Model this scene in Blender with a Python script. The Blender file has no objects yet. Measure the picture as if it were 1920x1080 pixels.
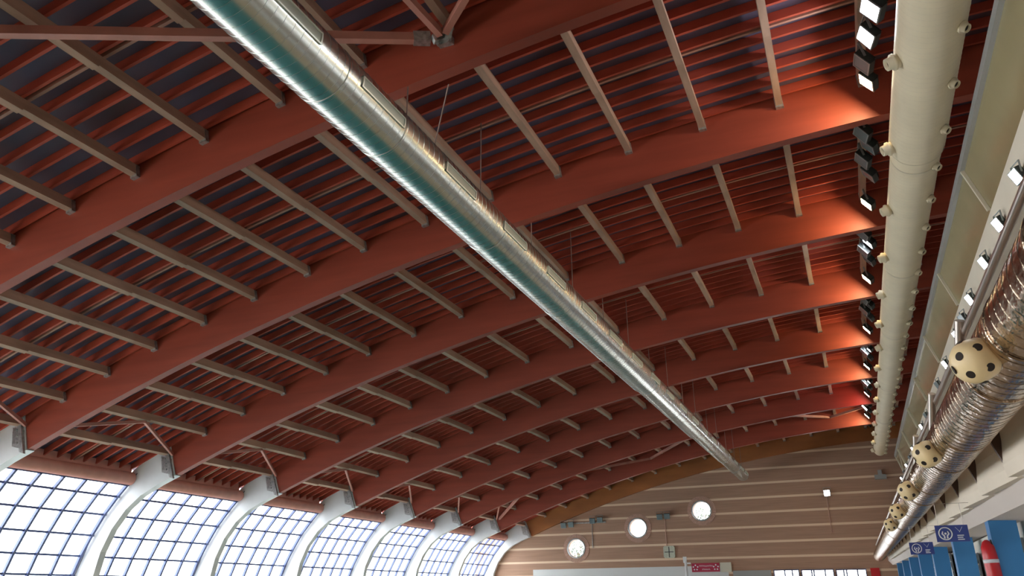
import bpy, math, random
from mathutils import Vector, Matrix
random.seed(7)
sc = bpy.context.scene
col = sc.collection
# ------------------------------------------------------------------ camera
YAW, PITCH, ROLL = 0.39619783, 0.37571542, -0.00915315
cy, sy, cp, sp = math.cos(YAW), math.sin(YAW), math.cos(PITCH), math.sin(PITCH)
Fv = Vector((-sy*cp, cy*cp, sp)); R0 = Vector((cy, sy, 0)); U0 = R0.cross(Fv)
Rv = R0*math.cos(ROLL) + U0*math.sin(ROLL); Uv = U0*math.cos(ROLL) - R0*math.sin(ROLL)
cam_d = bpy.data.cameras.new('camera'); cam = bpy.data.objects.new('camera', cam_d); col.objects.link(cam)
cam_d.sensor_width = 36.0; cam_d.sensor_fit = 'HORIZONTAL'; cam_d.lens = 1469.65/1920*36.0
cam_d.clip_start = 0.05; cam_d.clip_end = 500
cam.matrix_world = Matrix(((Rv.x, Uv.x, -Fv.x, 0), (Rv.y, Uv.y, -Fv.y, 0), (Rv.z, Uv.z, -Fv.z, 0), (0, 0, 0, 1)))
sc.camera = cam
# ------------------------------------------------------------------ sky, exposure
w = bpy.data.worlds.new('sky'); sc.world = w; w.use_nodes = True
bg = w.node_tree.nodes['Background']; bg.inputs[0].default_value = (1.0, 0.98, 0.96, 1); bg.inputs[1].default_value = 7.0
sc.view_settings.view_transform = 'Standard'; sc.view_settings.look = 'None'
sc.view_settings.gamma = 1.0; sc.view_settings.exposure = 0.12; sc.view_settings.use_curve_mapping = False
FLOOD = 105.0        # radiance of a lit floodlight lens
# ------------------------------------------------------------------ materials
def mat(name, rgb, rough=0.6, metal=0.0, var=0.0, scale=3.0, bump=0.0, bscale=40.0, spec=0.5, stretch=(1, 1, 1)):
    m = bpy.data.materials.new(name); m.use_nodes = True
    nt = m.node_tree; b = nt.nodes['Principled BSDF']
    b.inputs['Base Color'].default_value = (*rgb, 1); b.inputs['Roughness'].default_value = rough
    b.inputs['Metallic'].default_value = metal; b.inputs['Specular IOR Level'].default_value = spec
    tc = nt.nodes.new('ShaderNodeTexCoord'); mp = nt.nodes.new('ShaderNodeMapping')
    mp.inputs['Scale'].default_value = stretch; nt.links.new(tc.outputs['Object'], mp.inputs['Vector'])
    if var > 0:
        n = nt.nodes.new('ShaderNodeTexNoise'); n.inputs['Scale'].default_value = scale; n.inputs['Detail'].default_value = 4
        r = nt.nodes.new('ShaderNodeValToRGB'); nt.links.new(mp.outputs[0], n.inputs['Vector'])
        r.color_ramp.elements[0].position = 0.3; r.color_ramp.elements[1].position = 0.7
        r.color_ramp.elements[0].color = (*[c*(1-var) for c in rgb], 1); r.color_ramp.elements[1].color = (*[min(1, c*(1+var)) for c in rgb], 1)
        nt.links.new(n.outputs['Fac'], r.inputs[0]); nt.links.new(r.outputs[0], b.inputs['Base Color'])
    if bump > 0:
        n2 = nt.nodes.new('ShaderNodeTexNoise'); n2.inputs['Scale'].default_value = bscale
        bp = nt.nodes.new('ShaderNodeBump'); bp.inputs['Strength'].default_value = bump; bp.inputs['Distance'].default_value = 0.02
        nt.links.new(mp.outputs[0], n2.inputs['Vector']); nt.links.new(n2.outputs['Fac'], bp.inputs['Height']); nt.links.new(bp.outputs[0], b.inputs['Normal'])
    return m
def emis(name, rgb, s):
    m = bpy.data.materials.new(name); m.use_nodes = True; nt = m.node_tree; b = nt.nodes['Principled BSDF']
    b.inputs['Base Color'].default_value = (0.8, 0.8, 0.8, 1)
    b.inputs['Emission Color'].default_value = (*rgb, 1); b.inputs['Emission Strength'].default_value = s
    return m
M = {}
M['beam'] = mat('red_brown_glulam', (0.30, 0.055, 0.030), 0.5, var=0.16, scale=1.2, stretch=(0.35, 1, 3.0))
M['endbeam'] = mat('orange_brown_glulam', (0.36, 0.13, 0.035), 0.55, var=0.22, scale=0.8, stretch=(0.5, 1, 1.5))
M['purlin'] = mat('grey_brown_timber', (0.42, 0.27, 0.20), 0.8, var=0.25, scale=1.3, stretch=(3, 0.6, 3))
M['purlin2'] = mat('pale_brown_timber', (0.52, 0.35, 0.26), 0.8, var=0.22, scale=1.3, stretch=(3, 0.6, 3))
M['joist'] = mat('red_timber_joist', (0.46, 0.075, 0.042), 0.6, var=0.2, scale=1.0)
M['joist2'] = mat('weathered_joist', (0.40, 0.20, 0.15), 0.6, var=0.25, scale=1.0)
M['brace'] = mat('pink_brown_brace', (0.44, 0.19, 0.15), 0.6, var=0.15, scale=2)
M['galv'] = mat('galvanised_steel', (0.45, 0.47, 0.47), 0.45, 0.8, var=0.3, scale=14)
M['white'] = mat('white_painted_rib', (0.72, 0.76, 0.79), 0.55, var=0.05, scale=1.5)
M['eave'] = mat('salmon_eave_beam', (0.66, 0.30, 0.24), 0.6, var=0.12, scale=2)
M['mull'] = mat('blue_grey_aluminium', (0.10, 0.13, 0.27), 0.4, 0.3)
M['rib_line'] = mat('dark_gasket', (0.10, 0.10, 0.12), 0.6)
M['chrome'] = mat('bright_spiral_duct', (0.66, 0.69, 0.64), 0.27, 1.0, var=0.08, scale=3, stretch=(3, 0.3, 3), bump=0.06, bscale=3)
M['brass'] = mat('bronze_foil_duct', (0.46, 0.35, 0.26), 0.22, 1.0, var=0.4, scale=4, stretch=(3, 1.2, 3), bump=0.7, bscale=6)
M['seam'] = mat('duct_seam', (0.62, 0.66, 0.64), 0.3, 1.0)
M['grille'] = mat('pale_grille_frame', (0.80, 0.84, 0.76), 0.4, 0.4)
M['slot'] = mat('grille_blades', (0.42, 0.46, 0.40), 0.5, 0.5)
M['cream'] = mat('cream_duct_paint', (0.76, 0.68, 0.50), 0.55, var=0.06, scale=2)
M['cream_seam'] = mat('cream_seam', (0.66, 0.60, 0.46), 0.4)
M['nozzle'] = mat('cream_nozzle', (0.95, 0.76, 0.44), 0.4, var=0.06, scale=6)
M['hole'] = mat('dark_hole', (0.03, 0.022, 0.018), 0.7)
M['wire'] = mat('steel_wire', (0.30, 0.22, 0.20), 0.5, 0.6)
M['dark'] = mat('black_housing', (0.025, 0.035, 0.035), 0.45, var=0.3, scale=9)
M['fin'] = mat('grey_lamp_frame', (0.30, 0.34, 0.35), 0.4, 0.5)
M['lens_off'] = mat('unlit_lens', (0.20, 0.25, 0.27), 0.12)
M['lens'] = emis('lit_lens', (0.90, 0.93, 1.0), FLOOD)
M['lens_warm'] = emis('lit_lens_warm', (1.0, 0.74, 0.40), FLOOD*1.9)
M['lens_red'] = emis('lit_lens_pink', (1.0, 0.30, 0.26), FLOOD)
M['rail'] = mat('grey_aluminium_rail', (0.50, 0.53, 0.55), 0.35, 0.5)
M['cframe'] = mat('cream_glazing_bar', (0.66, 0.62, 0.50), 0.5)
M['slabw'] = mat('cream_edge_beam', (0.84, 0.78, 0.66), 0.6, var=0.04, scale=1)
M['soffit'] = mat('pale_soffit', (0.78, 0.72, 0.69), 0.7, var=0.03, scale=0.6)
M['fascia'] = mat('cream_fascia_panel', (0.86, 0.78, 0.66), 0.6, var=0.05, scale=1.2)
M['fins'] = mat('dark_brown_bracket', (0.10, 0.055, 0.04), 0.5, 0.2)
M['blue'] = mat('blue_column_paint', (0.05, 0.25, 0.58), 0.5, var=0.08, scale=1.5)
M['sign'] = mat('navy_sign', (0.04, 0.07, 0.30), 0.4)
M['signw'] = mat('white_sign_print', (0.80, 0.84, 0.92), 0.5)
M['red'] = mat('red_plastic', (0.62, 0.02, 0.03), 0.3)
M['plaster'] = mat('cream_plaster', (0.72, 0.70, 0.64), 0.8, var=0.04, scale=1)
M['tile'] = mat('beige_floor_tile', (0.60, 0.52, 0.38), 0.35, var=0.08, scale=3)
M['signred'] = mat('crimson_sign', (0.45, 0.02, 0.07), 0.5)
M['board'] = mat('pale_grey_board', (0.66, 0.70, 0.72), 0.4)
M['beige'] = mat('beige_box', (0.66, 0.66, 0.55), 0.5)
M['speaker'] = mat('pale_green_grille', (0.55, 0.60, 0.50), 0.6, var=0.15, scale=25)
M['greybox'] = mat('grey_box', (0.35, 0.37, 0.37), 0.5)
M['brick'] = mat('rosette_brick', (0.62, 0.40, 0.32), 0.8, var=0.15, scale=8)
M['steel'] = mat('bronze_steel_tube', (0.50, 0.44, 0.40), 0.3, 0.9)

def deck_mat():       # dark boards: dusky violet panels with slight blue-grey variation
    m = bpy.data.materials.new('dark_roof_boards'); m.use_nodes = True; nt = m.node_tree; b = nt.nodes['Principled BSDF']
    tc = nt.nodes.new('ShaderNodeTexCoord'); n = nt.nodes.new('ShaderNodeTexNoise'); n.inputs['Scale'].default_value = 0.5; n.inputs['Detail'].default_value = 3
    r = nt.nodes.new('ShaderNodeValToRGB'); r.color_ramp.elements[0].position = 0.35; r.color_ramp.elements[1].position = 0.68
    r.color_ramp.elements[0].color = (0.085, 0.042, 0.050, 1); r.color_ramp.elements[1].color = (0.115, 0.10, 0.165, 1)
    nt.links.new(tc.outputs['Object'], n.inputs['Vector']); nt.links.new(n.outputs['Fac'], r.inputs[0]); nt.links.new(r.outputs[0], b.inputs['Base Color'])
    b.inputs['Roughness'].default_value = 0.6
    return m
M['deck'] = deck_mat()
def wall_mat():       # brown blockwork with pale courses every 0.818 m
    m = bpy.data.materials.new('banded_blockwork'); m.use_nodes = True; nt = m.node_tree; b = nt.nodes['Principled BSDF']
    N = nt.nodes.new; L = nt.links.new
    tc = N('ShaderNodeTexCoord'); sx = N('ShaderNodeSeparateXYZ'); L(tc.outputs['Object'], sx.inputs[0])
    a = N('ShaderNodeMath'); a.operation = 'ADD'; a.inputs[1].default_value = 10*0.818-2.02+0.409; L(sx.outputs['Z'], a.inputs[0])
    mo = N('ShaderNodeMath'); mo.operation = 'MODULO'; mo.inputs[1].default_value = 0.818; L(a.outputs[0], mo.inputs[0])
    s = N('ShaderNodeMath'); s.operation = 'SUBTRACT'; s.inputs[1].default_value = 0.409; L(mo.outputs[0], s.inputs[0])
    ab = N('ShaderNodeMath'); ab.operation = 'ABSOLUTE'; L(s.outputs[0], ab.inputs[0])
    lt = N('ShaderNodeMath'); lt.operation = 'LESS_THAN'; lt.inputs[1].default_value = 0.062; L(ab.outputs[0], lt.inputs[0])
    mp = N('ShaderNodeMapping'); mp.inputs['Scale'].default_value = (0.5, 1, 14); L(tc.outputs['Object'], mp.inputs[0])
    n = N('ShaderNodeTexNoise'); n.inputs['Scale'].default_value = 1.2; L(mp.outputs[0], n.inputs['Vector'])
    r = N('ShaderNodeValToRGB'); r.color_ramp.elements[0].position = 0.3; r.color_ramp.elements[1].position = 0.7
    r.color_ramp.elements[0].color = (0.38, 0.235, 0.165, 1); r.color_ramp.elements[1].color = (0.46, 0.285, 0.20, 1); L(n.outputs['Fac'], r.inputs[0])
    mx = N('ShaderNodeMix'); mx.data_type = 'RGBA'; L(lt.outputs[0], mx.inputs['Factor']); L(r.outputs[0], mx.inputs['A']); mx.inputs['B'].default_value = (0.80, 0.62, 0.46, 1)
    L(mx.outputs['Result'], b.inputs['Base Color']); b.inputs['Roughness'].default_value = 0.8
    return m
M['wall'] = wall_mat()
def glass_mat(name, tint, gloss=0.12):
    m = bpy.data.materials.new(name); m.use_nodes = True; nt = m.node_tree; nt.nodes.clear()
    o = nt.nodes.new('ShaderNodeOutputMaterial'); t = nt.nodes.new('ShaderNodeBsdfTransparent'); g = nt.nodes.new('ShaderNodeBsdfGlossy')
    t.inputs[0].default_value = (*tint, 1); g.inputs['Roughness'].default_value = 0.05
    mx = nt.nodes.new('ShaderNodeMixShader'); mx.inputs[0].default_value = gloss
    nt.links.new(t.outputs[0], mx.inputs[1]); nt.links.new(g.outputs[0], mx.inputs[2]); nt.links.new(mx.outputs[0], o.inputs[0])
    return m
M['glass'] = glass_mat('clear_glass', (0.95, 0.98, 1.0), 0.06)
M['olive'] = mat('olive_reflection_glass', (0.33, 0.28, 0.16), 0.14, var=0.08, scale=0.7, spec=0.9)  # olive base colour stands in for the cream duct mirrored in the glass
def water_mat():
    m = mat('pool_water', (0.08, 0.31, 0.34), 0.06, bump=0.25, bscale=1.5); return m
M['water'] = water_mat()
def block_mat():      # glass blocks: pale panes in a pale grid
    m = bpy.data.materials.new('glass_blocks'); m.use_nodes = True; nt = m.node_tree; b = nt.nodes['Principled BSDF']
    tc = nt.nodes.new('ShaderNodeTexCoord'); n = nt.nodes.new('ShaderNodeTexNoise'); n.inputs['Scale'].default_value = 12
    r = nt.nodes.new('ShaderNodeValToRGB'); r.color_ramp.elements[0].color = (0.25, 0.32, 0.36, 1); r.color_ramp.elements[1].color = (0.85, 0.9, 0.9, 1)
    r.color_ramp.elements[0].position = 0.38; r.color_ramp.elements[1].position = 0.6
    nt.links.new(tc.outputs['Object'], n.inputs['Vector']); nt.links.new(n.outputs['Fac'], r.inputs[0]); nt.links.new(r.outputs[0], b.inputs['Base Color'])
    b.inputs['Roughness'].default_value = 0.1
    return m
M['blocks'] = block_mat()
# ------------------------------------------------------------------ mesh helpers
class MB:
    def __init__(s): s.v = []; s.f = []; s.sm = []
    def add(s, vs, fs, smooth=False):
        o = len(s.v); s.v += [tuple(v) for v in vs]; s.f += [tuple(i+o for i in f) for f in fs]; s.sm += [smooth]*len(fs)
    def box(s, x0, x1, y0, y1, z0, z1):
        s.add([(x, y, z) for x in (x0, x1) for y in (y0, y1) for z in (z0, z1)],
              [(0, 1, 3, 2), (4, 6, 7, 5), (0, 4, 5, 1), (2, 3, 7, 6), (0, 2, 6, 4), (1, 5, 7, 3)])
    def hexa(s, a, b):      # two quads (4 points each) joined
        s.add(list(a)+list(b), [(3, 2, 1, 0), (4, 5, 6, 7), (0, 1, 5, 4), (1, 2, 6, 5), (2, 3, 7, 6), (3, 0, 4, 7)])
    def prism(s, poly, y0, y1):      # poly = (x,z) ring, extruded along Y
        n = len(poly); s.add([(x, y0, z) for x, z in poly]+[(x, y1, z) for x, z in poly],
              [tuple(range(n)), tuple(range(2*n-1, n-1, -1))]+[(i, i+n, (i+1) % n+n, (i+1) % n) for i in range(n)])
    def strip(s, inner, outer, y0, y1):   # quads between two equal length (x,z) curves, extruded in Y
        n = len(inner)
        for i in range(n-1):
            q = [inner[i], inner[i+1], outer[i+1], outer[i]]
            s.add([(x, y0, z) for x, z in q]+[(x, y1, z) for x, z in q],
                  [(0, 1, 2, 3), (7, 6, 5, 4), (0, 4, 5, 1), (2, 6, 7, 3)] + ([(0, 3, 7, 4)] if i == 0 else []) + ([(1, 5, 6, 2)] if i == n-2 else []))
    def bar(s, a, b, w=0.1, h=0.1, up=(0, 0, 1)):
        a, b = Vector(a), Vector(b); d = (b-a).normalized(); u = Vector(up); r = d.cross(u)
        if r.length < 1e-4: r = d.cross(Vector((1, 0, 0)))
        r.normalize(); u = r.cross(d)
        q = lambda p: [p-r*w/2-u*h/2, p+r*w/2-u*h/2, p+r*w/2+u*h/2, p-r*w/2+u*h/2]
        s.hexa(q(a), q(b))
    def lathe(s, prof, origin, axis, n=24, smooth=True, cap=True):   # prof = [(t along axis, radius)]
        o = Vector(origin); ax = Vector(axis).normalized(); r = ax.orthogonal().normalized(); u = ax.cross(r)
        vs = []
        for t, rad in prof:
            for i in range(n):
                a = 2*math.pi*i/n; vs.append(o+ax*t+(r*math.cos(a)+u*math.sin(a))*rad)
        fs = []
        for j in range(len(prof)-1):
            for i in range(n): fs.append((j*n+i, j*n+(i+1) % n, (j+1)*n+(i+1) % n, (j+1)*n+i))
        s.add(vs, fs, smooth)
        if cap:
            s.add(vs[:n], [tuple(range(n-1, -1, -1))]); s.add(vs[-n:], [tuple(range(n))])
    def tube(s, a, b, r, n=12, r2=None):
        a, b = Vector(a), Vector(b); s.lathe([(0, r), ((b-a).length, r if r2 is None else r2)], a, b-a, n)
    def build(s, name, m, parent=None):
        me = bpy.data.meshes.new(name); me.from_pydata(s.v, [], s.f); me.update()
        me.polygons.foreach_set('use_smooth', s.sm); me.materials.append(m)
        o = bpy.data.objects.new(name, me); col.objects.link(o)
        if parent: o.parent = parent
        return o
def tag(o, label=None, cat=None, group=None, kind=None):
    if label: o['label'] = label
    if cat: o['category'] = cat
    if group: o['group'] = group
    if kind: o['kind'] = kind
    return o
def empty(name, loc=(0, 0, 0), **k):
    o = bpy.data.objects.new(name, None); col.objects.link(o); o.location = loc; o.empty_display_size = 0.2
    return tag(o, **k)
def children(o): return [c for c in o.children]
def copy_tree(o, parent=None):
    c = o.copy(); col.objects.link(c); c.parent = parent
    for ch in list(o.children): copy_tree(ch, c)
    return c
ORD = ['first', 'second', 'third', 'fourth', 'fifth', 'sixth', 'seventh', 'eighth', 'ninth', 'tenth', 'eleventh', 'twelfth', 'thirteenth', 'fourteenth', 'fifteenth', 'sixteenth', 'seventeenth', 'eighteenth']
# ------------------------------------------------------------------ layout
FL = -1.6
YB = lambda n: (n+0.7484)*5.0            # near face of arched beam n
CX, CZ = 4.32, -55.47
arc = lambda x, R: CZ+math.sqrt(R*R-(x-CX)**2)
RBOT, RPUR, RJ, RD = 63.60, 64.30, 64.54, 64.72
YEND = YB(9)+0.15
PX = [2.80, 1.33, -0.145, -1.62, -3.13, -4.66, -6.22, -7.80, -9.38, -10.89, -12.38, -13.84, -15.33, -16.79, -18.20, -19.58]   # purlin lines across the hall
def polar(a, R): return (CX+R*math.sin(a), CZ+R*math.cos(a))
PA = [math.asin((x-CX)/RPUR) for x in PX]
A_END = math.asin((-21.2-CX)/RPUR)
A_RIGHT = math.asin((6.2-CX)/RPUR)
# ------------------------------------------------------------------ floor and pool
m = MB()
PX0, PX1, PY0, PY1 = -19.0, -3.2, 3.0, 44.0
m.box(-24, PX0, -20, YEND+1, FL-0.3, FL); m.box(PX1, 8, -20, YEND+1, FL-0.3, FL)
m.box(PX0, PX1, -20, PY0, FL-0.3, FL); m.box(PX0, PX1, PY1, YEND+1, FL-0.3, FL)
tag(m.build('floor', M['tile']), kind='structure')
m = MB(); m.box(PX0, PX1, PY0, PY1, FL-0.5, FL-0.08)
tag(m.build('pool_water', M['water']), 'turquoise water filling the swimming pool below the long silver duct', 'water', kind='stuff')
# ------------------------------------------------------------------ roof deck
m = MB(); n = 60
cur = [A_END+(A_RIGHT-A_END)*i/n for i in range(n+1)]
m.strip([polar(a, RD) for a in cur], [polar(a, RD+0.1) for a in cur], -20, YEND+0.6)
tag(m.build('ceiling', M['deck']), kind='structure')
# ------------------------------------------------------------------ arched beams
LEFT_A = math.asin((-19.2-CX)/RBOT)
RB_A = math.asin((5.9-CX)/RBOT)
def beam(n):
    m = MB(); k = 60
    c = [LEFT_A+(RB_A-LEFT_A)*i/k for i in range(k+1)]
    m.strip([polar(a, RBOT) for a in c], [polar(a, RD-0.01) for a in c], 0, 0.2)
    end = n == 9
    o = m.build('arched_beam', M['endbeam'] if end else M['beam']); o.location.y = YB(n)
    if end: lab = 'orange-brown arched timber beam lying against the striped end wall'
    elif n == 0: lab = 'red-brown arched beam overhead, nearest to the viewer, above the top edge of the picture'
    elif n == 1: lab = 'nearest red-brown arched beam, largest in view, carrying the grey steel joint plate'
    else: lab = 'red-brown arched timber beam, %s from the viewer, meeting the %s white rib' % (ORD[n-1], ORD[n-2])
    tag(o, lab, 'beam', 'arched roof beams')
    return o
for n in range(0, 10): beam(n)
# ------------------------------------------------------------------ purlins (run along the hall, one per bay)
W = 0.125
def purlin_mesh(bay_i):
    body = MB(); L = 4.8
    # splice: two lapped halves with a small step as in the photo
    body.box(-W/2, W/2, 0, 2.55, 0, RJ-RPUR); body.box(-W/2, W/2, 2.55, L, 0.03, RJ-RPUR)
    return body
base_v = [purlin_mesh(0).build('purlin', M['purlin']), purlin_mesh(0).build('purlin', M['purlin2'])]
hg = MB(); hg.box(-W/2-.012, W/2+.012, 4.72, 4.8, -0.015, RJ-RPUR-0.01)
base_h = hg.build('joist_hanger', M['galv'])
ptn = 0
for b in range(0, 9):
    for k, a in enumerate(PA):
        if b == 0 and k > 14: continue
        kk = k-2
        src = base_v[0 if (b < 3 or (kk*7+b*3) % 5 < 2) else 1]
        if ptn == 0: o = base_v[0]
        else: o = src.copy(); col.objects.link(o)
        h = base_h if ptn == 0 else base_h.copy()
        if ptn: col.objects.link(h)
        h.parent = o
        x, z = polar(a, RPUR); o.location = (x, YB(b)+0.2, z); o.rotation_euler = (0, a, 0)
        tag(o, '%s purlin in the %s roof bay, %s from the cream duct side' % ('grey-brown' if src is base_v[0] else 'pale brown', ORD[b], ORD[k]), 'roof purlin', 'timber purlins in the %s roof bay' % ORD[b])
        ptn += 1
col.objects.unlink(base_v[1]); bpy.data.objects.remove(base_v[1])
# ------------------------------------------------------------------ slender joists following the arch, on top of the purlins
def joist_mesh(w):
    m = MB(); k = 44; e = A_RIGHT-0.02
    c = [A_END+(e-A_END)*i/k for i in range(k+1)]
    m.strip([polar(a, RJ) for a in c], [polar(a, RD-0.005) for a in c], 0, w)
    return m
bj = joist_mesh(0.052).build('roof_joist', M['joist']); bj2 = joist_mesh(0.05).build('roof_joist', M['joist2'])
used = {0: False, 1: False}
offs = [0.42*i+0.5 for i in range(11)]
for b in range(0, 9):
    pos = [(0.44*i+0.30, 0) for i in range(11)]+[(0.44*5+0.30+0.11, 1)]
    for i, (dy, t) in enumerate(pos):
        src = (bj, bj2)[t]
        o = src if not used[t] else src.copy()
        if used[t]: col.objects.link(o)
        used[t] = True
        o.location.y = YB(b)+0.2+dy
        if t: tag(o, 'faded joist doubled beside a red one, middle of the %s roof bay' % ORD[b], 'roof joist', 'slender roof joists in the %s bay' % ORD[b])
        else: tag(o, 'thin red roof joist in the %s roof bay, %s of eleven' % (ORD[b], ORD[i]), 'roof joist', 'slender roof joists in the %s bay' % ORD[b])
# ------------------------------------------------------------------ white ribs, eave beams, curved windows on the left
inner = [(-19.2, 3.60), (-19.85, 3.36), (-20.5, 3.06), (-21.03, 2.66), (-21.49, 2.09), (-21.80, 1.42), (-21.94, 0.72), (-22.06, -0.4), (-22.12, FL)]
outer = [(-19.60, 4.62), (-20.07, 4.40), (-20.98, 3.86), (-21.5, 3.35), (-22.0, 2.72), (-22.55, 1.85), (-22.98, 0.74), (-23.15, -0.4), (-23.2, FL)]
glz = [(-21.05, 3.40), (-21.38, 3.06), (-21.82, 2.53), (-22.20, 1.92), (-22.52, 1.31), (-22.74, 0.75), (-22.90, 0.1), (-22.98, -0.6), (-23.0, -1.2)]
rib_m = MB(); rib_m.strip(inner, outer, -0.03, 0.20)
rib_body = None
for n in range(1, 10):
    r = empty('curved_rib', (0, YB(n)-(0.1 if n == 9 else 0), 0))
    lab = 'white curved concrete rib under the %s arched beam from the viewer, between curved windows' % ORD[n-1]
    if n == 9: lab = 'white curved rib in the far left corner, touching the striped end wall'
    if n == 1: lab = 'nearest white curved rib, at the picture\'s left edge, below the largest beam'
    tag(r, lab, 'rib', 'white curved ribs between the windows')
    if rib_body is None:
        rib_body = rib_m.build('rib_body', M['white'], r)
        g = MB(); off = [(x+0.03, z) for x, z in outer]
        g.strip([(x+0.18, z-0.10) for x, z in outer[2:]], [(x+0.215, z-0.10) for x, z in outer[2:]], -0.045, -0.03)
        seal = g.build('edge_seal', M['rib_line'], r)
        p = MB(); p.prism([(-19.72, 3.72), (-19.32, 3.62), (-19.42, 4.12), (-19.84, 4.22)], -0.07, -0.03)
        p.prism([(-19.36, 3.55), (-19.20, 3.50), (-19.52, 4.30), (-19.66, 4.34)], -0.10, -0.03)
        for q in ((-19.55, 3.8), (-19.6, 3.98), (-19.65, 4.14)): p.tube((q[0], -0.10, q[1]), (q[0], -0.05, q[1]), 0.025, 8)
        br = p.build('joint_plate', M['galv'], r)
    else:
        for src in (rib_body, seal, br):
            c = src.copy(); col.objects.link(c); c.parent = r
# eave beam
em = MB(); em.lathe([(0, 0.19), (0.015, 0.20), (4.63, 0.20), (4.65, 0.19)], (-20.98, 0.30, 3.60), (0, 1, 0), 18)
em.box(-21.12, -21.04, 0.19, 4.96, 3.6, 4.05)
eb = None
for n in range(1, 9):
    if eb is None: o = eb = em.build('eave_beam', M['eave'])
    else: o = eb.copy(); col.objects.link(o)
    o.location.y = YB(n)+0.01
    tag(o, 'salmon rounded eave beam above the curved window, %s bay from the viewer' % ORD[n-1], 'eave beam', 'eave beams above the curved windows')
# windows
def gnorm(i):
    a = glz[max(0, i-1)]; b = glz[min(len(glz)-1, i+1)]; d = Vector((b[0]-a[0], b[1]-a[1])).normalized(); return Vector((-d[1], d[0]))*1.0
def offcurve(t): return [(p[0]-gnorm(i)[0]*t if gnorm(i)[0] < 0 else p[0]+gnorm(i)[0]*t, p[1]+(gnorm(i)[1] if gnorm(i)[0] > 0 else -gnorm(i)[1])*t) for i, p in enumerate(glz)]
win_parts = None
for n in range(1, 9):
    wn = empty('window_%d' % n, (0, YB(n), 0)); wn['kind'] = 'structure'
    if win_parts is None:
        win_parts = []
        g = MB(); g.strip(offcurve(-0.008), offcurve(0.008), 0.29, 4.97); win_parts.append(g.build('glass', M['glass'], wn))
        for j in range(7):
            y = 0.36+j*(4.86-0.36)/6
            q = MB(); q.strip(offcurve(-0.035), offcurve(0.06), y-0.036, y+0.036); win_parts.append(q.build('mullion', M['mull'], wn))
        for i in range(0, len(glz)):
            x, z = glz[i]; q = MB(); q.bar((x, 0.3, z), (x, 4.95, z), 0.06, 0.06); win_parts.append(q.build('transom', M['mull'], wn))
    else:
        for src in win_parts:
            c = src.copy(); col.objects.link(c); c.parent = wn
# low wall under the windows and the outer ground
m = MB(); m.box(-23.5, -23.22, -20, YEND, FL-0.3, -1.0)
tag(m.build('wall_left', M['plaster']), kind='structure')
# ------------------------------------------------------------------ braces
def brace(a, b, lab, w=0.11, h=0.11, mt='brace', cat='brace', grp=None, name='roof_brace', ends=()):
    m = MB(); m.bar(a, b, w, h); o = m.build(name, M[mt]); tag(o, lab, cat, grp)
    for e in ends:
        q = MB(); A, B = Vector(a), Vector(b); d = (B-A).normalized(); p = A if e == 0 else B; s = 1 if e == 0 else -1
        q.bar(p, p+d*s*0.26, w+0.03, h+0.03); q.build('end_shoe', M['galv'], o)
    return o
NODE = Vector((-4.69, 8.66, 7.99))
brace((-9.9, 5.06, 7.12), (-4.93, 8.6, 8.03), 'long straight pinkish brace crossing the top left behind the silver duct', 0.12, 0.14, ends=(1,))
brace((-4.97, 6.9, 8.16), NODE+Vector((-.03, -.12, 0.02)), 'brown diagonal strut reaching the grey steel joint plate from upper left', 0.10, 0.12)
brace((-3.5, 7.72, 8.36), NODE+Vector((.05, -.12, 0.03)), 'reddish diagonal strut reaching the grey steel joint plate from upper right', 0.10, 0.12)
m = MB(); m.box(-4.82, -4.58, 8.64, 8.735, 7.90, 8.02); m.bar((-4.85, 8.55, 7.95), (-4.70, 8.68, 8.05), .1, .12); m.bar((-4.66, 8.67, 8.0), (-4.5, 8.45, 8.12), .1, .12)
for q in ((-4.8, 7.9), (-4.7, 7.98), (-4.62, 7.9)): m.tube((q[0], 8.60, q[1]), (q[0], 8.66, q[1]), 0.025, 8)
tag(m.build('steel_joint_plate', M['galv']), 'grey bolted steel joint plate on the nearest arched beam near the top centre', 'joint plate')
x12, z12 = polar(PA[14], RPUR)
for n in range(2, 9):
    tx, tz = x12, z12-0.02
    brace((tx, YB(n-1)+2.6, tz), (-19.40, YB(n)-0.05, 4.25), 'short knee brace dropping to the white rib under the %s arched beam from the viewer' % ORD[n-1], 0.07, 0.09, grp='knee braces by the white ribs', name='knee_brace')
    brace((tx, YB(n-1)+2.6, tz), (-19.40, YB(n-1)+0.25, 4.25), 'knee brace rising from behind the %s arched beam to mid-purlin' % ORD[n-2], 0.07, 0.09, grp='knee braces by the white ribs', name='knee_brace')
zr = lambda x, R=64.2: arc(x, R)
def rb(x0, y0, x1, y1, lab, **k): return brace((x0, y0, zr(x0)), (x1, y1, zr(x1)), lab, **k)
rb(-4.0, YB(7)+0.3, -0.4, YB(8)-0.1, 'pale bar brace high at far right, joining the last two red-brown beams', grp='far bay braces')
rb(-0.4, YB(8)-0.1, 1.9, YB(7)+2.9, 'pale bar brace at far right running up towards the floodlights', grp='far bay braces')
rb(-15.2, YB(7)+0.3, -10.0, YB(8)-0.1, 'pinkish far bay brace left of the silver duct, lower of two', grp='far bay braces')
rb(-10.0, YB(8)-0.1, -5.6, YB(7)+0.5, 'pinkish far bay brace passing behind the silver duct', grp='far bay braces')
rb(-19.2, YB(8)-0.1, -15.2, YB(7)+0.3, 'pinkish far bay brace rising from the eighth white rib', grp='far bay braces')
# ------------------------------------------------------------------ far wall
m = MB(); m.box(-26, 8, -20.4, -20, FL, 9.6); tag(m.build('wall_near', M['plaster']), kind='structure')
m = MB(); m.box(-23.25, 8, YEND+0.05, YEND+0.45, FL, 9.6)
wf = tag(m.build('wall_far', M['wall']), kind='structure')
YW = YEND+0.05
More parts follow.
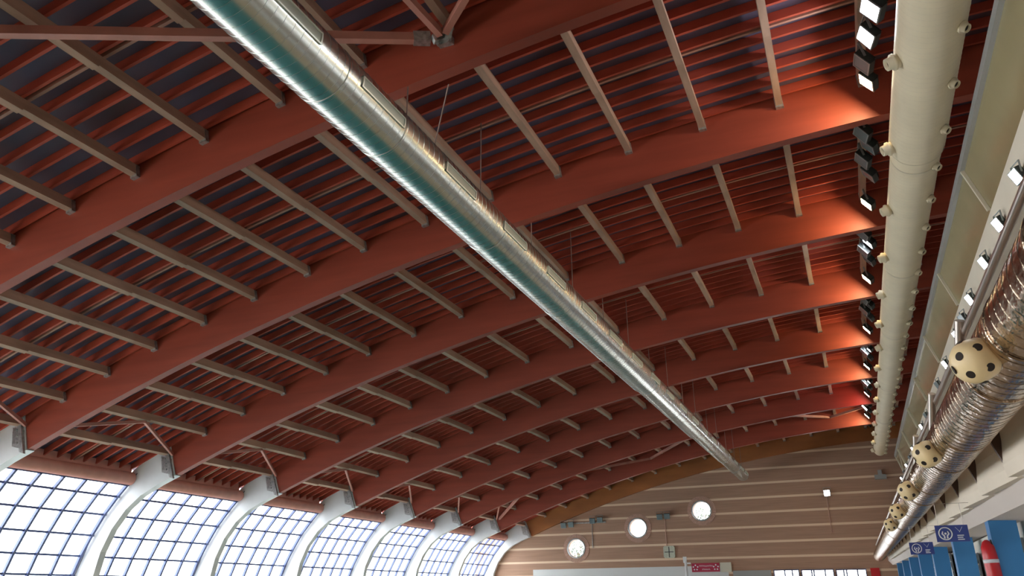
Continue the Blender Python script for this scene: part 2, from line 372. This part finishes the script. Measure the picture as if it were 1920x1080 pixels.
# round windows with brick rosettes: (x, z)
for i, (x, z) in enumerate([(-16.28, 2.80), (-12.30, 3.86), (-8.36, 4.70)]):
    wn = empty('window_%d' % (9+i), (x, YW, z)); wn['kind'] = 'structure'
    g = MB(); g.lathe([(0, 0.56), (0.02, 0.56)], (0, -0.05, 0), (0, -1, 0), 40); 
    gm = MB(); gm.lathe([(0, 0.54), (0.01, 0.54)], (0, -0.012, 0), (0, -1, 0), 40, smooth=False)
    pane = gm.build('pane', None or M['glass'], wn)
    fr = MB(); fr.lathe([(0, 0.52), (0, 0.60), (0.06, 0.60), (0.06, 0.52), (0, 0.52)], (0, -0.0, 0), (0, -1, 0), 48, cap=False); fr.build('ring_frame', M['rail'], wn)
    ro = MB()
    for q in range(56):
        a = 2*math.pi*q/56; d = Vector((math.cos(a), 0, math.sin(a))); t = Vector((-math.sin(a), 0, math.cos(a)))
        c0 = d*0.60; c1 = d*0.84; y0 = Vector((0, -0.035, 0))
        ro.hexa([c0-t*.026+y0, c1-t*.034+y0, c1+t*.034+y0, c0+t*.026+y0], [c0-t*.026, c1-t*.034, c1+t*.034, c0+t*.026])
    ro.build('brick_surround', M['brick'], wn)
# trees outside, glimpsed through two of the round windows
M['leaf'] = mat('pale_leaves', (0.075, 0.12, 0.075), 0.6, var=0.5, scale=3); M['bark'] = mat('tree_bark', (0.2, 0.15, 0.1), 0.9)
rnd = random.Random(3)
for tx, tz, tr, cnt, lab in ((-17.7, 2.75, 1.0, 620, 'leafy tree outside, seen through the lowest round window'), (-9.2, 4.45, 0.95, 520, 'leafy tree outside, seen in the lower half of the highest round window')):
    r = empty('tree', (tx, 53.4, FL), label=lab, cat='tree')
    m = MB(); m.tube((0, 0, 0), (0.05, 0, tz-FL), .13, 10, .05)
    for q in range(7):
        a = q*.9; m.tube((0.03, 0, (tz-FL)*(.62+.04*q)), (math.cos(a)*tr*.7, math.sin(a)*tr*.6, tz-FL+.1*q-.1), .035, 6, .012)
    m.build('trunk', M['bark'], r)
    m = MB()
    for q in range(cnt):
        d = Vector((rnd.gauss(0, 1), rnd.gauss(0, 1), rnd.gauss(0, 1))).normalized()*tr*rnd.random()**.4; p = d+Vector((0, 0, tz-FL))
        u = Vector((rnd.gauss(0, 1), rnd.gauss(0, 1), rnd.gauss(0, 1))).normalized(); v = u.orthogonal().normalized(); L = rnd.uniform(.06, .11)
        m.add([p-u*L, p+v*L*.4, p+u*L, p-v*L*.4], [(0, 1, 2, 3)])
    m.build('foliage', M['leaf'], r)
# bottom windows of the far wall
def wall_window(idx, x0, x1, z0, z1, bars):
    wn = empty('window_%d' % idx, (x0, YW, z0)); wn['kind'] = 'structure'
    q = MB(); q.box(0, x1-x0, -0.02, -0.01, 0, z1-z0); q.build('pane', M['glass'], wn)
    f = MB(); t = 0.05
    f.box(-t, x1-x0+t, -0.06, 0, z1-z0, z1-z0+t); f.box(-t, 0, -0.06, 0, 0, z1-z0); f.box(x1-x0, x1-x0+t, -0.06, 0, 0, z1-z0)
    f.build('frame', M['mull'], wn)
    for b in bars:
        q = MB(); q.box(b-0.035, b+0.035, -0.06, 0, 0, z1-z0); q.build('mullion', M['mull'], wn)
WINS = [(-4.62, -3.35, FL+0.2, 1.26), (-3.15, -1.55, FL+0.2, 1.24), (-1.35, 0.10, FL+0.2, 1.22)]
BAR = [[0.55, 0.95], [0.5, 0.62, 1.2], [0.35, 0.5, 1.05]]
for i, (q, bb) in enumerate(zip(WINS, BAR)): wall_window(12+i, *q, bb)
# cut real openings in the far wall: boolean with one cutter mesh
cut = MB()
for x0, x1, z0, z1 in WINS: cut.box(x0, x1, YW-1, YW+2, z0, z1)
for (x, z) in [(-16.28, 2.80), (-12.30, 3.86), (-8.36, 4.70)]: cut.lathe([(0, 0.52), (3, 0.52)], (x, YW+2, z), (0, -1, 0), 48)
co = cut.build('opening_cutter', M['wall'])
bo = wf.modifiers.new('openings', 'BOOLEAN'); bo.object = co; bo.operation = 'DIFFERENCE'; bo.solver = 'EXACT'
bpy.context.view_layer.update()
dg = bpy.context.evaluated_depsgraph_get(); newme = bpy.data.meshes.new_from_object(wf.evaluated_get(dg))
wf.modifiers.clear(); wf.data = newme; bpy.data.objects.remove(co)
# ------------------------------------------------------------------ floodlights
def flood(size=0.34, depth=0.11, lens='lens'):
    r = empty('floodlight')
    h = MB(); s = size/2
    h.box(-s, s, 0, depth, -s, s)
    for i in range(6): x = -s*0.8+i*s*0.32; h.box(x-.006, x+.006, depth, depth+0.05, -s*.8, s*.8)
    h.build('housing', M['dark'], r)
    f = MB(); t = 0.022
    f.box(-s, s, -0.015, 0, s-t, s); f.box(-s, s, -0.015, 0, -s, -s+t); f.box(-s, -s+t, -0.015, 0, -s+t, s-t); f.box(s-t, s, -0.015, 0, -s+t, s-t)
    f.build('bezel', M['fin'], r)
    l = MB(); l.box(-s+t, s-t, -0.008, -0.001, -s+t, s-t); l.build('lens', M[lens], r)
    y = MB(); y.bar((-s-.015, depth/2, 0), (-s-.015, depth/2+.12, s+0.1), .012, .04); y.bar((s+.015, depth/2, 0), (s+.015, depth/2+.12, s+0.1), .012, .04)
    y.box(-s-.02, s+.02, depth/2+.10, depth/2+.14, s+.09, s+.105); y.build('yoke', M['fin'], r)
    return r
def aim(o, d):      # local -Y faces direction d
    o.rotation_euler = Vector(d).to_track_quat('-Y', 'Z').to_euler()
proto = {}
def put_flood(kind, loc, d, lab, grp, scale=1.0):
    if kind not in proto: o = proto[kind] = flood(lens=kind)
    else: o = copy_tree(proto[kind])
    o.location = loc; o.scale = (scale,)*3; aim(o, d); tag(o, lab, 'floodlight', grp)
    return o
LX, LZ = 1.33, 8.36
G1 = 'floodlights along the left of the cream duct'
put_flood('lens', (LX+.06, 11.05, LZ), (-.78, -.10, -.58), 'topmost lit floodlight beside the cream duct at the top edge', G1, 1.1)
put_flood('lens', (LX, 11.75, LZ+.02), (-.80, -.16, -.55), 'brightest floodlight beside the cream duct, second from the top', G1)
second = {3: 1.5, 5: 1.45, 6: 1.6, 7: 2.2}
for n in range(2, 9):
    lx = LX-0.0*(n-2)
    k = 'lens_warm' if n != 7 else 'lens_red'
    put_flood(k, (lx, YB(n)-0.75, LZ-.02), (-.80, .05, -.60), 'lit floodlight glowing on the right end of the %s arched beam from the viewer' % ORD[n-1], G1, 0.95)
    for j, dy in enumerate((1.0, 1.55, 2.1, 2.8)):
        if n == 8 and j > 1: continue
        lit = n in second and j == (1 if second[n] < 2 else 2)
        x = lx-(0.10 if j % 2 == 0 else -0.02)
        put_flood('lens' if lit else 'lens_off', (x, YB(n)+dy, LZ-0.03), (-.80, (-.12, .10, -.05, .14)[j], -.58),
            ('bluish lit floodlight hanging in the bay behind the %s arched beam' % ORD[n-1]) if lit else
            ('dark unlit floodlight, %s one behind the %s arched beam, beside the cream duct' % (ORD[j], ORD[n-1])), G1)
for j, y in enumerate((12.45,)):
    put_flood('lens_off', (LX-.07, y, LZ), (-.8, -.06, -.58), 'dark unlit floodlight just before the second arched beam at the top right', G1)
# spotlights on the cream edge beam at right
G2 = 'spotlights on the cream edge beam at right'
sp_list = [(11.5, 1), (13.15, 1), (14.8, 1), (16.8, 1), (18.1, 0), (19.3, 1), (21.9, 1), (24.2, 0), (26.4, 0), (28.6, 0), (30.6, 1), (33.3, 1), (35.6, 1), (38.0, 0), (40.4, 1), (42.8, 0), (45.2, 1)]
for i, (y, lit) in enumerate(sp_list):
    dx = -0.004*(y-11.5)
    put_flood('lens' if lit else 'lens_off', (2.76+dx*2, y, 5.33+0.002*y), (-.86, -.22, -.42),
        '%s small spotlight on the cream edge beam, %s from the viewer' % ('lit' if lit else 'unlit', ORD[i] if i < 18 else 'last'), G2, 0.62)
# wall mounted lamps on the far wall
put_flood('lens', (-1.24, YW-.35, 5.30), (-.1, -.9, -.25), 'single blazing spotlight alone on the striped end wall', None, 1.0)
for i, (x, z) in enumerate([(-17.0, 4.16), (-16.5, 4.20), (-15.1, 4.36), (-14.6, 4.40), (-10.85, 4.42), (-10.4, 4.44)]):
    put_flood('lens_off', (x, YW-.3, z), (.1, -.9, -.35), 'grey unlit lamp on the end wall, %s from the left' % ORD[i], 'unlit lamps on the striped end wall', 0.95)
m = MB(); m.box(-17.2, -14.3, YW-.06, YW-.005, 4.26, 4.33); m.tube((-15.2, YW-.03, 4.3), (-15.2, YW-.03, 2.8), .02, 8)
tag(m.build('cable_conduit', M['galv']), 'grey conduit behind the two left pairs of end wall lamps', 'conduit')
m = MB(); m.tube((-10.6, YW-.03, 4.3), (-10.6, YW-.03, 2.75), .02, 8); tag(m.build('cable_conduit', M['brick']), 'thin vertical conduit between lamp pair and the square cross-marked loudspeaker', 'conduit')
m = MB(); m.tube((-1.3, YW-.03, 5.2), (-1.3, YW-.03, 3.2), .018, 8); tag(m.build('cable_conduit', M['brick']), 'thin vertical cable below the blazing spotlight on the end wall', 'conduit')
# square loudspeaker with a cross
r = empty('wall_loudspeaker', (-10.47, YW, 2.42), label='square pale loudspeaker with dark cross, on the end wall below the middle lamps', cat='loudspeaker')
m = MB(); s_ = 0.34; c_ = .07
m.add([(x, y, z) for y in (-.10, 0) for x, z in [(-s_+c_, -s_), (s_-c_, -s_), (s_, -s_+c_), (s_, s_-c_), (s_-c_, s_), (-s_+c_, s_), (-s_, s_-c_), (-s_, -s_+c_)]],
      [tuple(range(8)), tuple(range(15, 7, -1))]+[(i, i+8, (i+1) % 8+8, (i+1) % 8) for i in range(8)])
m.build('cabinet', M['speaker'], r)
m = MB(); m.box(-.27, .27, -.112, -.10, -.02, .02); m.box(-.022, .022, -.112, -.10, -.29, .29); m.build('cross_bars', M['dark'], r)
# pale board, crimson sign and box at the bottom of the end wall
m = MB(); m.box(-19.2, -7.15, YW-.018, YW-.005, FL+0.3, 1.60); tag(m.build('score_board', M['board']), 'wide pale grey board along the bottom of the striped end wall', 'board')
r = empty('banner_sign', (-8.36, YW-.04, 1.28), label='small crimson sign with pale lettering over the pale board on the end wall', cat='sign')
m = MB(); m.box(-.86, .74, -.02, .02, -.01, .47); m.build('sign_panel', M['signred'], r)
m = MB()
for cxx in (-.64, .53):
    for q in range(5):
        a = math.pi/2+q*2*math.pi/5; m.lathe([(0, .045), (.008, .045)], (cxx+.13*math.cos(a), -.02, .23+.13*math.sin(a)), (0, -1, 0), 8)
m.build('flower_emblem', M['signw'], r)
m = MB()          # two lines of small pale lettering, too blurred in the photo to read: short strokes
rl = random.Random(5)
for z0, h, x0, x1 in ((.27, .09, -.42, .34), (.09, .08, -.26, .18)):
    x = x0
    while x < x1:
        wq = rl.uniform(.03, .05); k = rl.choice((0, 1, 2))
        m.box(x, x+.014, -.026, -.02, z0, z0+h); m.box(x, x+wq, -.026, -.02, z0+h*(.0, .42, .84)[k], z0+h*(.16, .58, 1.0)[k])
        x += wq+.022
m.build('lettering', M['signw'], r)
m = MB(); m.box(-7.57, -6.95, YW-.14, YW-.02, 1.24, 1.76); tag(m.build('wall_cabinet', M['beige']), 'blank beige box right of the crimson sign on the end wall', 'box')
m = MB(); m.tube((-9.27, YW-1.2, FL), (-9.33, YW-1.2, 1.85), .075, 10); m.box(-9.46, -9.26, YW-1.24, YW-1.16, 1.75, 2.08); m.box(-9.4, -9.05, YW-1.24, YW-1.16, 1.68, 1.76)
tag(m.build('marker_pole', M['white']), 'slender white pole standing before the pale board, left of the crimson sign', 'pole')
m = MB(); m.box(1.35, 1.95, YW-.25, YW, 5.92, 6.16); m.box(1.55, 1.75, YW-.3, YW, 6.16, 6.4)
tag(m.build('wall_projector', M['greybox']), 'small grey box high on the end wall beside the glazed screen', 'box')
m = MB(); m.box(-6.9, -4.8, YW-.05, YW, FL, 1.30); tag(m.build('door_1', M['greybox']), kind='structure')
m = MB(); m.box(0.35, 0.8, YW-.06, YW-.005, FL, 1.3); tag(m.build('notice_board', M['red']), 'dark red notice board at the foot of the end wall near the blue columns', 'board')
# ------------------------------------------------------------------ long silver duct
DX, DZ = -5.55, 6.40
def rad(y): return 0.425 if y < 24 else (0.385 if y < 33 else (0.345 if y < 40 else 0.315))
r = empty('ventilation_duct', (DX, 0, DZ), label='long shiny silver spiral duct crossing the picture diagonally below the beams', cat='duct')
prof = [(-4.5, .425), (23.7, .425), (24.3, .385), (32.7, .385), (33.3, .345), (39.7, .345), (40.2, .315), (47.4, .315), (47.5, .29)]
m = MB(); m.lathe([(t+4.5, q) for t, q in prof], (0, -4.5, 0), (0, 1, 0), 64); m.build('duct_shell', M['chrome'], r)
m = MB(); y = -2.0
while y < 47:
    q = rad(y)+0.0015
    m.lathe([(0, q-.004), (.004, q+.002), (.008, q-.004)], (0, y, 0), (0, 1, 0), 48, cap=False); y += 0.16 if y < 24 else 0.3
tag(m.build('spiral_seam', M['seam'], r), kind='stuff')
for y in (6.9, 8.35, 12.0, 16.0, 20.0, 24.3, 28.3, 33.3, 36.6, 40.2, 43.8, 47.2):
    q = rad(y)+.006; m = MB(); m.lathe([(0, q-.01), (0, q), (.012, q), (.012, q-.01)], (0, y, 0), (0, 1, 0), 48, cap=False); m.build('joint_ring', M['seam'], r)
# grilles wrapped on the lower right flank
def grille(y0, y1, q):
    a0, a1 = math.radians(-6), math.radians(16)       # measured from +X towards -Z
    P = lambda a, rr, y: (rr*math.cos(a), y, -rr*math.sin(a))
    m = MB(); s = 8; e = q+.022
    def patch(A0, A1, Y0, Y1, R_):
        for i in range(s):
            b0 = A0+(A1-A0)*i/s; b1 = A0+(A1-A0)*(i+1)/s
            m.hexa([P(b0, q-.01, Y0), P(b1, q-.01, Y0), P(b1, q-.01, Y1), P(b0, q-.01, Y1)], [P(b0, R_, Y0), P(b1, R_, Y0), P(b1, R_, Y1), P(b0, R_, Y1)])
    t = math.radians(2.6)
    patch(a0, a0+t, y0, y1, e); patch(a1-t, a1, y0, y1, e); patch(a0, a1, y0, y0+.025, e); patch(a0, a1, y1-.025, y1, e)
    g = m.build('duct_grille', M['grille'], r)
    m = MB(); patch(a0+t, a1-t, y0+.02, y1-.02, q+.008)
    m.build('grille_blades', M['slot'], g)
for y in (5.2, 7.2, 9.6, 11.9, 14.2, 16.5, 18.8, 21.1, 23.4, 25.7, 28, 30.3, 32.6, 34.9, 37.2, 39.5, 41.8, 44.1, 45.9):
    grille(y, y+1.1, rad(y+.5))
# suspension wires
wi = 0
for y in (8.74, 11.4, 13.92, 16.58, 19.13, 21.7, 24.3, 27, 29.6, 32.2, 34.9, 37.5, 40.2, 43, 45.6):
    m = MB(); m.tube((DX+.18, y, DZ+rad(y)*.9), (DX+.18, y, arc(DX, RJ) if (y-3.74) % 5 > .25 else arc(DX, RBOT)), .011, 6)
    tag(m.build('suspension_wire', M['wire']), 'thin vertical wire holding the silver duct, %s along from the viewer' % ORD[wi], 'wire', 'duct suspension wires'); wi += 1
m = MB(); m.tube((DX+.1, 9.75, DZ+.41), (-4.8, 9.0, 7.42), .011, 6); tag(m.build('suspension_wire', M['wire']), 'slanting wire from silver duct up to the nearest arched beam', 'wire', 'duct suspension wires')
# ------------------------------------------------------------------ cream duct
WX0, WZ0 = 1.97, 7.25
wc = lambda y: (WX0-0.0045*(y-10), WZ0+0.001*(y-10))
wr = lambda y: 0.44 if y < 13.6 else (0.40 if y < 24 else (0.36 if y < 31 else 0.32))
r = empty('ventilation_duct', (WX0, 0, WZ0), label='cream painted straight duct with rows of small nozzles, beside the floodlights', cat='duct')
m = MB(); sect = [(-3, .44), (13.4, .44), (13.9, .40), (24, .40), (24.5, .36), (31, .36), (31.5, .32), (47.3, .32), (47.55, .29), (47.6, .22)]
n = 48; vs = []; fs = []
for y, q in sect:
    x, z = wc(y)
    for i in range(n): a = 2*math.pi*i/n; vs.append((x-WX0+q*math.cos(a), y, z-WZ0+q*math.sin(a)))
for j in range(len(sect)-1):
    for i in range(n): fs.append((j*n+i, (j+1)*n+i, (j+1)*n+(i+1) % n, j*n+(i+1) % n))
m.add(vs, fs, True); m.add(vs[-n:], [tuple(range(n))]); m.add(vs[:n], [tuple(range(n))]); m.build('duct_shell', M['cream'], r)
m = MB(); y = 5.0
while y < 47:
    x, z = wc(y); q = wr(y)+.0005; m.lathe([(0, q-.004), (.005, q+.0015), (.01, q-.004)], (x-WX0, y, z-WZ0), (0, 1, 0), 40, cap=False); y += .12 if y < 20 else .25
tag(m.build('spiral_seam', M['cream_seam'], r), kind='stuff')
for y in (13.9, 19.2, 24.5, 31.5, 38):
    x, z = wc(y); q = wr(y)+.004; m = MB(); m.lathe([(0, q-.01), (0, q+.004), (.03, q+.004), (.03, q-.01)], (x-WX0, y, z-WZ0), (0, 1, 0), 40, cap=False); m.build('joint_ring', M['cream_seam'], r)
def duct_nozzle(y, dirx, dirz, big):
    x, z = wc(y); q = wr(y); d = Vector((dirx, -0.12 if big else -.35, dirz)).normalized(); o = Vector((x-WX0, y, z-WZ0))+Vector((dirx, 0, dirz)).normalized()*(q-.02)
    m = MB(); s = 1.25 if big else .85
    m.lathe([(0, .085*s), (.05*s, .085*s), (.055*s, .10*s), (.08*s, .10*s), (.085*s, .075*s), (.15*s, .072*s), (.15*s, .055*s), (.10*s, .05*s)], o, d, 18)
    g = m.build('nozzle', M['cream'], r)
    m = MB(); m.lathe([(0, .052*s), (.003, .052*s)], o+d*.112*s, d, 16); m.build('nozzle_bore', M['hole'], g)
y = 8.15
while y < 47:
    duct_nozzle(y, -.93, -.30, True); y += 2.56
y = 8.65
while y < 47:
    duct_nozzle(y, .62, -.78, False); y += 1.31
# ------------------------------------------------------------------ glazed screen and cream edge beam at right
top = lambda y: Vector((2.60-.004*(y-14), y, 6.80)); bot = lambda y: Vector((2.86-.004*(y-14), y, 5.95))
r = empty('window_15', (0, 0, 0)); r['kind'] = 'structure'
ya, yb = 4.0, 46.6
m = MB(); m.bar(top(ya), top(yb), .10, .14); m.build('top_rail', M['rail'], r)
nn = Vector((-.95, 0, -.31))
ys = [ya]+[YB(n)+.15 for n in range(1, 9)]+[yb]
for i in range(len(ys)-1):
    a, b = ys[i], ys[i+1]; m = MB(); t = nn*.02
    m.hexa([top(a), top(b), bot(b), bot(a)], [top(a)-t, top(b)-t, bot(b)-t, bot(a)-t]); m.build('glass_panel', M['olive'], r)
    if i: m = MB(); m.bar(top(a)+nn*.03, bot(a)+nn*.03, .055, .055); m.build('glazing_bar', M['cframe'], r)
m = MB(); m.bar(top(yb), bot(yb), .08, .08); m.bar(top(yb-3), bot(yb), .05, .05); m.build('end_frame', M['cframe'], r)
m = MB(); m.hexa([(2.86+.04, ya, 5.97), (3.2, ya, 5.97), (3.2, ya, 5.36), (2.90, ya, 5.36)], [(2.86-.13, yb, 5.97), (3.1, yb, 5.97), (3.1, yb, 5.42), (2.77, yb, 5.42)])
tag(m.build('trim_1', M['slabw']), kind='structure')
m = MB(); m.box(6.0, 6.3, -20, YEND+.1, FL, 9.3); tag(m.build('wall_right', M['plaster']), kind='structure')
# ------------------------------------------------------------------ bronze duct with perforated nozzles
bc = lambda y: Vector((1.205-.0085*(y-8), y, 1.615+.006*(y-8)))
r = empty('ventilation_duct', (0, 0, 0), label='bronze foil-clad duct at the right edge with cream perforated nozzles', cat='duct')
m = MB(); a, b = bc(1.0), bc(48.3); m.lathe([(0, .27), (46.6, .27), (47.2, .2), (47.3, .1)], a, b-a, 56); m.build('duct_shell', M['brass'], r)
m = MB(); y = 3.0
while y < 47:
    p = bc(y); m.lathe([(0, .269), (.005, .2735), (.01, .269)], p, b-a, 40, cap=False); y += .17 if y < 14 else .3
tag(m.build('spiral_seam', M['brass'], r), kind='stuff')
for y in (4.2, 5.6, 6.8, 9.3, 11.0, 13.6, 15.4, 18, 22, 26, 30):
    p = bc(y); m = MB(); m.lathe([(0, .27), (0, .279), (.04, .279), (.04, .27)], p, b-a, 40, cap=False); m.build('joint_ring', M['brass'], r)
DN = Vector((-.74, -.42, -.36)).normalized()
CAP = [(.06, .115), (.085, .140), (.16, .148), (.215, .142), (.255, .118), (.275, .075), (.282, .02)]
def cap_radius(t):
    if t <= CAP[0][0]: return CAP[0][1]
    for (t0, r0), (t1, r1) in zip(CAP, CAP[1:]):
        if t0 <= t <= t1: return r0+(r1-r0)*(t-t0)/(t1-t0)
    return 0
uu = DN.cross(Vector((0, 0, 1))).normalized(); vv = uu.cross(DN)
for i, y in enumerate((5.95, 10.2, 14.1, 17.9, 21.7)):
    p = bc(y)+Vector((-.80, 0, -.38)).normalized()*.22
    m = MB(); m.lathe([(0, .10), (.09, .10)], p, DN, 28); m.lathe([(0, .125), (.02, .125)], p+DN*.035, DN, 28)
    m.build('nozzle_neck', M['steel'], r)
    m = MB(); m.lathe(CAP, p, DN, 40); cap_ = m.build('perforated_cap', M['nozzle'], r)
    for th, ph in [(30, 0), (30, 120), (30, 240)]+[(72, 30+60*q) for q in range(6)]:
        th = math.radians(th); ph = math.radians(ph)
        d = (DN*math.cos(th)+(uu*math.cos(ph)+vv*math.sin(ph))*math.sin(th)).normalized(); c0 = p+DN*.14
        k = .01
        while k < .3:
            q = c0+d*k; t = (q-p).dot(DN)
            if ((q-p)-DN*t).length >= cap_radius(t): break
            k += .001
        m = MB(); m.lathe([(0, .029), (.005, .029)], c0+d*(k-.002), d, 20); m.build('cap_hole', M['hole'], cap_)
# stubs and rail on top of the bronze duct
for i, y in enumerate((7.55, 10.55, 13.6)):
    c = bc(y); m = MB(); m.tube(c+Vector((-.15, 0.25, .22)), c+Vector((-.10, 0, .62)), .042, 14)
    tag(m.build('steel_stub', M['steel']), 'short bronze steel tube standing on the bronze duct, %s from the viewer' % ORD[i], 'steel tube', 'steel tubes above the bronze duct')
m = MB(); c0, c1 = bc(2), bc(47); o_ = Vector((-.075, 0, .52)); m.tube(c0+o_, c1+o_, .03, 12)
tag(m.build('handrail', M['steel']), 'steel pipe running along above the bronze duct, below the spotlights', 'rail')
# ------------------------------------------------------------------ gallery slab, fascia, soffit
sx = lambda y: -.009*(y-13.7); sz = lambda y: .0125*(y-13.7)
def loft(prof, y0, y1, name, mt):
    m = MB(); n_ = len(prof); vs = [(x+sx(y), y, z+sz(y)) for y in (y0, y1) for x, z in prof]
    m.add(vs, [tuple(range(n_-1, -1, -1)), tuple(range(n_, 2*n_))]+[(i, (i+1) % n_, (i+1) % n_+n_, i+n_) for i in range(n_)])
    return m.build(name, mt)
o = loft([(1.62, 1.22), (1.80, .99), (2.3, .97), (6.0, .97), (6.0, 1.55), (1.62, 1.55)], 1.0, YEND, 'trim_2', M['soffit']); tag(o, kind='structure')
for i in range(0, 20):
    y = 3.66+2.03*i
    m = MB(); xa, xb = 1.60+sx(y), 1.50+sx(y+2)
    za, zb = sz(y), sz(y+2)
    pr = [(0, 1.17), (.10, 1.17), (.13, 1.9), (.02, 1.9), (.015, 1.55), (-.02, 1.30)]
    vs = [(xa+x, y+.04, za+z) for x, z in pr]+[(xb+x, y+1.98, zb+z) for x, z in pr]; n_ = len(pr)
    m.add(vs, [tuple(range(n_-1, -1, -1)), tuple(range(n_, 2*n_))]+[(q, (q+1) % n_, (q+1) % n_+n_, q+n_) for q in range(n_)])
    tag(m.build('fascia_panel', M['fascia']), 'cream gallery fascia panel behind the bronze duct, %s' % ('%s from the viewer' % ORD[i] if i < 18 else ('second from the far end' if i == 18 else 'at the far end')), 'fascia panel', 'fascia panels along the gallery')
    m = MB(); yy = y+2.0; x0 = 1.5+sx(yy); z0 = sz(yy)
    m.prism([(x0-.12, 1.30+z0+.35), (x0+.02, 1.24+z0), (x0+.06, 1.24+z0), (x0+.06, 1.8+z0), (x0-.16, 1.8+z0)], yy-.03, yy+.04)
    tag(m.build('duct_bracket', M['fins']), 'dark brown bracket under the bronze duct, %s' % ('%s from the viewer' % ORD[i] if i < 18 else ('second from the far end' if i == 18 else 'at the far end')), 'bracket', 'brackets under the bronze duct')
# lower wall with glass blocks and blue columns
m = MB(); m.box(2.25, 2.45, 1.0, YEND, FL, 1.0); tag(m.build('wall_right_lower', M['plaster']), kind='structure')
idx = 16
for n in range(1, 9):
    y0, y1 = YB(n)+.4, YB(n+1)-.05
    if n == 2: y1 = YB(n)+3.3
    wn = empty('window_%d' % idx, (2.22+sx(y0), y0, -1.0)); wn['kind'] = 'structure'; idx += 1
    g = MB(); L = y1-y0; nb = int(L/.22); H = .88+sz(y0)+1.0; nz = int(H/.22)
    for i in range(nb):
        for j in range(nz): g.box(-.02, .03, i*.22+.012, i*.22+.208, j*.22+.012, j*.22+.208)
    g.build('glass_blocks', M['blocks'], wn)
    g = MB(); g.box(.0, .03, 0, nb*.22, 0, nz*.22); g.build('block_joints', M['plaster'], wn)
cm = MB(); cm.box(0, .36, 0, .36, 0, 1)
c0 = None
for n in range(2, 9):
    y = YB(n)
    if c0 is None: o = c0 = cm.build('blue_column', M['blue'])
    else: o = c0.copy(); col.objects.link(o)
    o.location = (1.79+sx(y), y, FL); o.scale = (1, 1, .985+sz(y)-FL)
    tag(o, 'square bright blue column under the gallery, %s' % ('nearest, with the red rescue float on it' if n == 2 else '%s from the viewer' % ORD[n-2]), 'column', 'blue columns under the gallery')
# red rescue float
r = empty('rescue_float', (1.715, YB(2)+.02, .72), label='red plastic rescue float with a white band, hanging on the nearest blue column', cat='rescue float')
m = MB(); ax = Vector((.03, 0, -1)); m.lathe([(0, .02), (.03, .06), (.10, .09), (.22, .098), (.40, .10), (.58, .098), (.68, .08), (.74, .045), (.76, .01)], (0, 0, 0), ax, 24); m.build('float_body', M['red'], r)
m = MB(); m.lathe([(0, .098), (.0, .104), (.05, .104), (.05, .098)], Vector((0, 0, 0))+ax*.27, ax, 24, cap=False); m.build('white_band', M['signw'], r)
m = MB(); m.bar((.05, -.05, .0), (.09, -.02, -.35), .012, .02); m.bar((.09, -.02, -.35), (.06, -.05, -.65), .012, .02); m.build('grab_strap', M['dark'], r)
# hanging navy signs
def nav_sign(x, y, z, w_, h_, lab):
    r = empty('hanging_sign', (x, y, z), label=lab, cat='sign', group='navy signs under the gallery')
    m = MB(); m.box(0, w_, 0, .012, -h_, 0); m.build('sign_panel', M['sign'], r)
    m = MB(); cx_, cz_ = h_*.55, -h_*.5; R_ = h_*.40
    m.lathe([(0, R_*.84), (0, R_), (.004, R_), (.004, R_*.84), (0, R_*.84)], (cx_, 0, cz_), (0, -1, 0), 32, cap=False)
    m.lathe([(0, R_*.16), (.004, R_*.16)], (cx_, 0, cz_+R_*.0), (0, -1, 0), 14)
    def poly(pts):
        n_ = len(pts); m.add([(cx_+px*R_, -.004, cz_+pz*R_) for px, pz in pts]+[(cx_+px*R_, 0, cz_+pz*R_) for px, pz in pts], [tuple(range(n_)), tuple(range(2*n_-1, n_-1, -1))]+[(i, i+n_, (i+1) % n_+n_, (i+1) % n_) for i in range(n_)])
    for s in (-1, 1):
        poly([(s*.08, -.75), (s*.34, -.72), (s*.30, -.40), (s*.58, -.05), (s*.40, .38), (s*.28, .32), (s*.36, -.02), (s*.12, -.28)][::s])
    m.build('hands_symbol', M['signw'], r)
    m = MB(); x0 = h_*1.15
    m.bar((x0, -.002, -h_*.12), (x0+h_*.22, -.002, -h_*.40), .004, h_*.07, up=(0, 1, 0)); m.bar((x0+h_*.40, -.002, -h_*.12), (x0+h_*.20, -.002, -h_*.44), .004, h_*.07, up=(0, 1, 0))
    m.box(x0+.01, x0+h_*.42, -.004, 0, -h_*.66, -h_*.60); m.box(x0+.01, x0+h_*.36, -.004, 0, -h_*.78, -h_*.72); m.box(x0+.01, x0+h_*.42, -.004, 0, -h_*.90, -h_*.84)
    m.build('small_print', M['signw'], r)
    m = MB()
    for q in (.12, .88): m.tube((w_*q, .006, 0), (w_*q, .006, .30), .003, 6)
    m.tube((w_*.12-.02, .006, .30), (1.66-x, .006, .30), .003, 6)
    m.build('hanger', M['steel'], r)
nav_sign(1.035, 13.2, .905, .42, .225, 'larger navy hanging sign with white hands symbol, nearer of the two')
nav_sign(.90, 17.9, .93, .42, .225, 'smaller navy hanging sign with white hands symbol, farther of the two')
